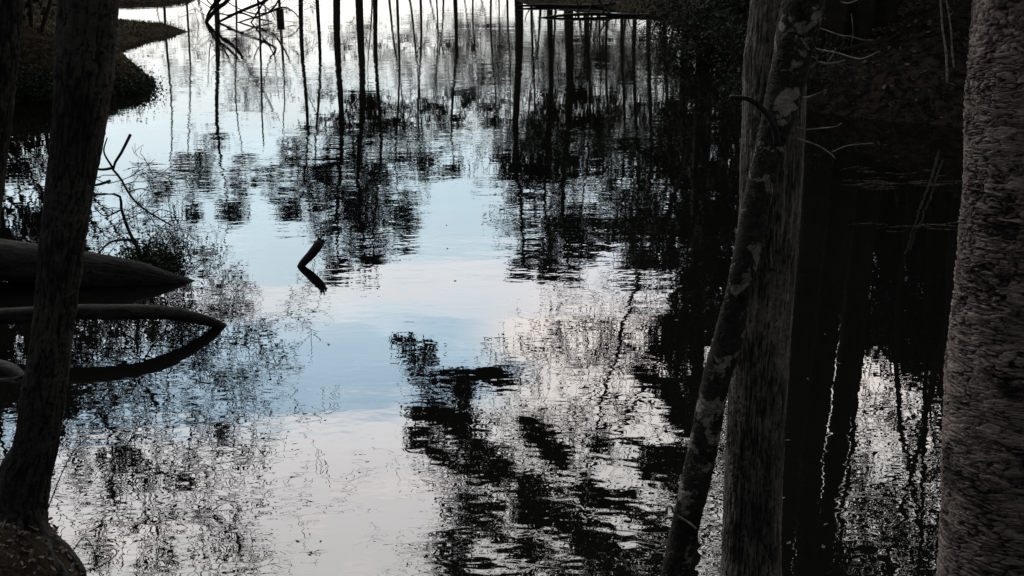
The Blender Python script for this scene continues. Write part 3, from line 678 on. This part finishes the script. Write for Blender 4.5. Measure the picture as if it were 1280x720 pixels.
# the bough tree: trunk on the point, drooping boughs reaching out over the water
Yd = 40.; b = rf(872, 250, Yd); g = gz(b[0], b[1])
t = thing('bough_tree', (b[0], Yd, g), 'big evergreen on the right point, its ragged boughs mirrored low in the middle', 'tree', None)
mb = MB(); mb.tube([(b[0], Yd, g-.4), rf(874, 250, Yd), rf(872, 480, Yd), rf(866, 720, Yd), rf(850, 1000, Yd)], [.34, .3, .26, .2, .08], 10)
br = mb; lf = MB(); rng = np.random.default_rng(5)
BOUGH = [([(868, 800), (780, 700), (700, 650), (630, 590), (575, 545), (535, 490), (512, 428)], .9, .55),
         ([(868, 760), (790, 690), (720, 660), (640, 610), (560, 580), (512, 545)], 1.0, .7),
         ([(860, 860), (760, 770), (690, 720), (640, 680), (590, 640), (555, 700)], 1.2, .9),
         ([(640, 600), (600, 560), (570, 500), (600, 470), (628, 480)], .6, .4), ([(575, 545), (545, 520), (520, 515)], .5, .4), ([(540, 470), (580, 468), (622, 470)], .5, .45),
         ([(868, 700), (820, 660), (770, 630), (720, 612)], .9, .6), ([(850, 780), (790, 740), (740, 700), (690, 640), (650, 640)], .9, .8), ([(760, 770), (700, 760), (630, 740), (560, 715)], 1.0, .8),
         ([(860, 640), (830, 600), (790, 560), (745, 552)], .5, .25), ([(700, 590), (690, 560), (655, 535)], .5, .3), ([(868, 560), (840, 500), (800, 470)], .6, .4), ([(868, 600), (845, 575), (815, 590)], .6, .5), ([(868, 520), (850, 460), (842, 400)], .7, .4), ([(868, 440), (845, 400), (820, 440)], .5, .3)]
for pts, wd, de in BOUGH:
    yo = rng.uniform(-1.5, 1.5)
    c = spline([rf(x+(4 if x < 850 else 0), y, Yd+(yo if x < 850 else 0)) for x, y in pts], 26); br.tube(c, np.linspace(.07, .02, 26), 5)
    ends = []
    for k in range(3, 26):
        for _ in range(3): limb(br, c[k], (rng.normal(), rng.normal(), rng.normal()*.45-.1), wd*rng.uniform(.3, .85), .016, rng, 1, 2, .3, .15, (2, 4), ends, .7, .5, 4, .008)
    for e, lv in ends:
        if rng.random() < de*1.18: clump(lf, e, rng, 16, .21, .115, .5)
br.build('trunk', M['far_bark'], t); lf.build('crown', M['needles'], t, smooth=False)

# right hillside: tall trunks at the water and dense low evergreens up the slope
G3 = 'tall dark trees at the right water edge'
for k, (px, wt, Yd, lb) in enumerate(((1002, 38, 27, 'tall dark trunk at the right water edge, left of the close trio'), (1033, 40, 27.5, 'tall dark trunk at the right water edge, middle of the close trio'), (1063, 33, 28, 'tall dark trunk at the right water edge, right of the close trio'), (1079, 8, 29, 'thin dark stem beside the trio of trunks at the right water edge'))):
    b = rf(px, 430, Yd); g = gz(b[0], Yd); pine('dark_tree', (b[0], Yd, g), 31, 20, 3.6, wt*Yd/FPX*.52, 160+k, lb, G3, (b[0]*-.03, 0), 1.1, leafsz=.2, wob=.22)
G4 = 'low evergreens on the right slope'
rng = np.random.default_rng(9)
protoE = []
for k in range(4):
    protoE.append(pine('low_evergreen', (15+k*4, 34, gz(15+k*4, 34)), 6.5+k*.6, .4, 2.4, .12, 180+k, 'low dense evergreen on the shaded right slope', G4, dens=1.9, leafsz=.2))
for k in range(46):
    Yd = rng.uniform(30, 60); x = Yd*rng.uniform(.22, .62)
    if sdist(np.array([[x, Yd]]))[0] < 2.5: continue
    dup(protoE[k % 4], (x, Yd, gz(x, Yd)-.1), rng.uniform(0, 6.28), rng.uniform(.75, 1.15))
G5 = 'bare slender trees on the right slope'
for k, (x, Yd) in enumerate(((13, 31), (15.5, 33), (18, 36), (11, 34))):
    bare_tree('bare_tree', (x, Yd, gz(x, Yd)), (-.1, -.05, 1), 17, .14, 200+k, 'bare slender tree on the right slope', G5, 4, .4, (3, 6), leafsz=.07)
for k, px in enumerate((1150, 1176, 1098, 1122)):
    Yd = 27.5+k; b = rf(px, 600, Yd); bare_tree('bare_tree', (b[0], Yd, gz(b[0], Yd)), (rng.normal()*.03, 0, 1), 18, .1, 210+k, 'bare slender tree on the right slope', G5, 4, .7, (4, 7), leafsz=.07)

# bare twigs over the middle right
bare_tree('bare_tree', (9, 36, gz(9, 36)), (-.42, -.15, 1), 15, .14, 230, 'bare tree leaning out over the water from the right point', None, 4, .2, (5, 8), leafsz=.05, ang=.8)
bare_tree('bare_tree', (8, 42, gz(8, 42)), (-.3, -.1, 1), 19, .14, 231, 'taller bare tree leaning out from behind the right point', None, 4, .2, (5, 7), leafsz=.05, ang=.8)

# left bank: bare trees leaning over the water, dark evergreens up the slope
for x_, y_, s_, lb in ((-13, 27.5, .9, 'low dense evergreen behind the leaning tree, nearest the spit'), (-14.6, 25, 1.0, 'low dense evergreen filling the gap between the two left trunks'), (-15.8, 29, 1.1, 'tall dense evergreen behind the others on the left slope'), (-12.6, 30, .5, 'small round evergreen on the left bank just short of the spit')):
    dup(protoE[int(y_) % 4], (x_, y_, gz(x_, y_)-.1), x_*3, s_, lb, 'low evergreens on the left slope')
def lean_bare(bx, by, tx, ty, Yt, r, seed, label, lv=4, leaf=.07, kids=(4, 7)):
    g = gz(bx, by); base = np.array([bx, by, max(g, 0)]); top = rf(tx, ty, Yt); d = top-base
    return bare_tree('bare_tree', base, d, np.linalg.norm(d)*1.05, r, seed, label, 'bare trees on the left bank', lv, leaf, kids, leafsz=.05, ang=.75, flo=.45)
lean_bare(-13.5, 26, 175, 560, 26, .1, 301, 'bare tree on the left bank leaning out over the curved branch')
lean_bare(-13, 28, 235, 520, 28, .08, 302, 'thin bare tree on the left bank behind the fallen log')
lean_bare(-13, 25, 110, 690, 25, .1, 303, 'bare tree on the left bank nearest the curved branch', 4, .06, (3, 5))
lean_bare(-12.5, 30, 215, 400, 30, .06, 304, 'small bare tree on the left bank beside the leafy shrub')
lean_bare(-13, 26, 255, 740, 26, .06, 306, 'long limbed bare tree leaning furthest over the left water', 4, .12, (2, 4))
lean_bare(-13.5, 27, 150, 470, 27, .07, 307, 'fine twigged bare tree spreading over the water past the curved branch')
lean_bare(-13, 27, 300, 500, 27, .07, 309, 'bare tree with a spray of fine twigs reaching toward the broken stick', 4, .1, (4, 7))
G6 = 'low evergreens on the left slope'
for k in range(26):
    Yd = rng.uniform(14, 42); x = -Yd*rng.uniform(.47, .95)-4.5
    if sdist(np.array([[x, Yd]]))[0] < 1.2: continue
    dup(protoE[k % 4], (x, Yd, gz(x, Yd)-.1), rng.uniform(0, 6.28), rng.uniform(.6, 1.0), 'low dense evergreen on the shaded left slope', G6)

# ------------------------------------------------------------------ litter on the near bank
def litter(mb, P, lo, hi):
    z = height(P, False)
    for (x, y), zz in zip(P, z):
        nz = mnoise.noise((x*.7, y*.7, 0))*.6+mnoise.noise((x*2.3, y*2.3, 5))*.3
        a = rng.uniform(0, 6.28); s_ = rng.uniform(lo, hi); u = np.array([math.cos(a), math.sin(a), rng.normal()*.4])*s_; w = np.array([-math.sin(a), math.cos(a), rng.normal()*.4])*s_*rng.uniform(.3, .6)
        c = np.array([x, y, zz+.02+nz*.05]); e = np.array([0, 0, s_*.3*rng.uniform(0, 1)])
        mb.add([c-u, c-u*.3+w+e, c+u*.5+w*.8+e, c+u*1.1, c+u*.4-w*.8+e, c-u*.4-w+e, c], [(0, 6, 2, 1), (6, 3, 3, 2), (0, 5, 4, 6), (6, 4, 3, 3)][0:1]+[(0, 5, 4, 6)], [(6, 3, 2), (6, 4, 3)])
rng = np.random.default_rng(3); mb = MB()
P = np.column_stack([rng.uniform(-3.6, -1.7, 4200), rng.uniform(3.9, 7, 4200)]); litter(mb, P[sdist(P) > .12], .010, .024)
tag(mb.build('leaf_litter', M['litter'], None, False), 'dead leaves scattered over the near bank at lower left', 'leaves', kind='stuff')
mb = MB(); P = np.column_stack([rng.uniform(3, 20, 9000), rng.uniform(18, 40, 9000)]); d_ = sdist(P); litter(mb, P[(d_ > .1) & (d_ < 10)], .03, .09)
tag(mb.build('leaf_litter', M['litter'], None, False), 'dead leaves and sticks strewn over the shaded right slope', 'leaves', kind='stuff')
rng = np.random.default_rng(8); mb = MB()
P = np.column_stack([rng.uniform(-20, -9, 30000), rng.uniform(26, 62, 30000)]); d_ = sdist(P); P = P[(d_ > .05) & (d_ < 6)]; z = height(P, False)
for (x, y), zz in zip(P, z):
    a = rng.uniform(0, 6.28); h_ = rng.uniform(.04, .13); e = np.array([math.cos(a), math.sin(a), 0])*.02; tp = np.array([rng.normal()*.06, rng.normal()*.06, h_]); c = np.array([x, y, zz-.02])
    mb.add([c-e, c+e, c+tp+e*.3, c+tp-e*.3], [(0, 1, 2, 3)])
tag(mb.build('dry_grass', M['grass'], None, False), 'short olive brown dead grass on the low left banks and the spit', 'grass', kind='stuff')
rng = np.random.default_rng(12); mb = MB()
for k in range(70):
    px_, py_ = rng.uniform(150, 1150), 60+640*rng.uniform(0, 1)**.7; c = at(px_, py_, .004); a = rng.uniform(0, 6.28); q = rng.uniform(.01, .03); u = np.array([math.cos(a), math.sin(a), 0])*q; w = np.array([-math.sin(a), math.cos(a), 0])*q*.5
    mb.add([c-u, c-u*.2+w, c+u, c-u*.1-w], [(0, 3, 2, 1)])
tag(mb.build('floating_leaves', M['litter'], None, False), 'tiny dead leaves floating scattered on the pond', 'leaves', kind='stuff')
mb = MB()
for k in range(46):
    y0 = rng.choice([229, 229, 284, 215]); c = at(rng.uniform(1058, 1205), y0+rng.normal()*3, .006); l_ = rng.uniform(.04, .28); a = rng.normal()*.25; u = np.array([math.cos(a), math.sin(a), 0])*l_; q = c+u*.5+(0, rng.normal()*.03, .004)
    mb.tube([c-u, q, c+u], [.002, .005, .002], 5)
tag(mb.build('glint_twigs', M['litter']), 'thin floating twigs standing in for lines of glinting light on the dark water near the right bank', 'glint', kind='stuff')  # twigs put in where only light glints on the water
# thin stems arching over the bank edge
for k, (pts, lb) in enumerate((([(58, 640), (78, 590), (95, 560), (112, 545)], 'thin stem rising from the bank edge beside the leaning tree'), ([(90, 690), (105, 672), (118, 690), (118, 715)], 'thin bent stem arching at the foot of the bank, lower left'), ([(118, 712), (138, 700), (146, 690), (138, 684), (112, 682)], 'thin looped stem at the foot of the bank, lower left'))):
    mb = MB(); pxtube(mb, pts, 5.4, (1.6, 1), 5); tag(mb.build('bramble', M['twig']), lb, 'stem')
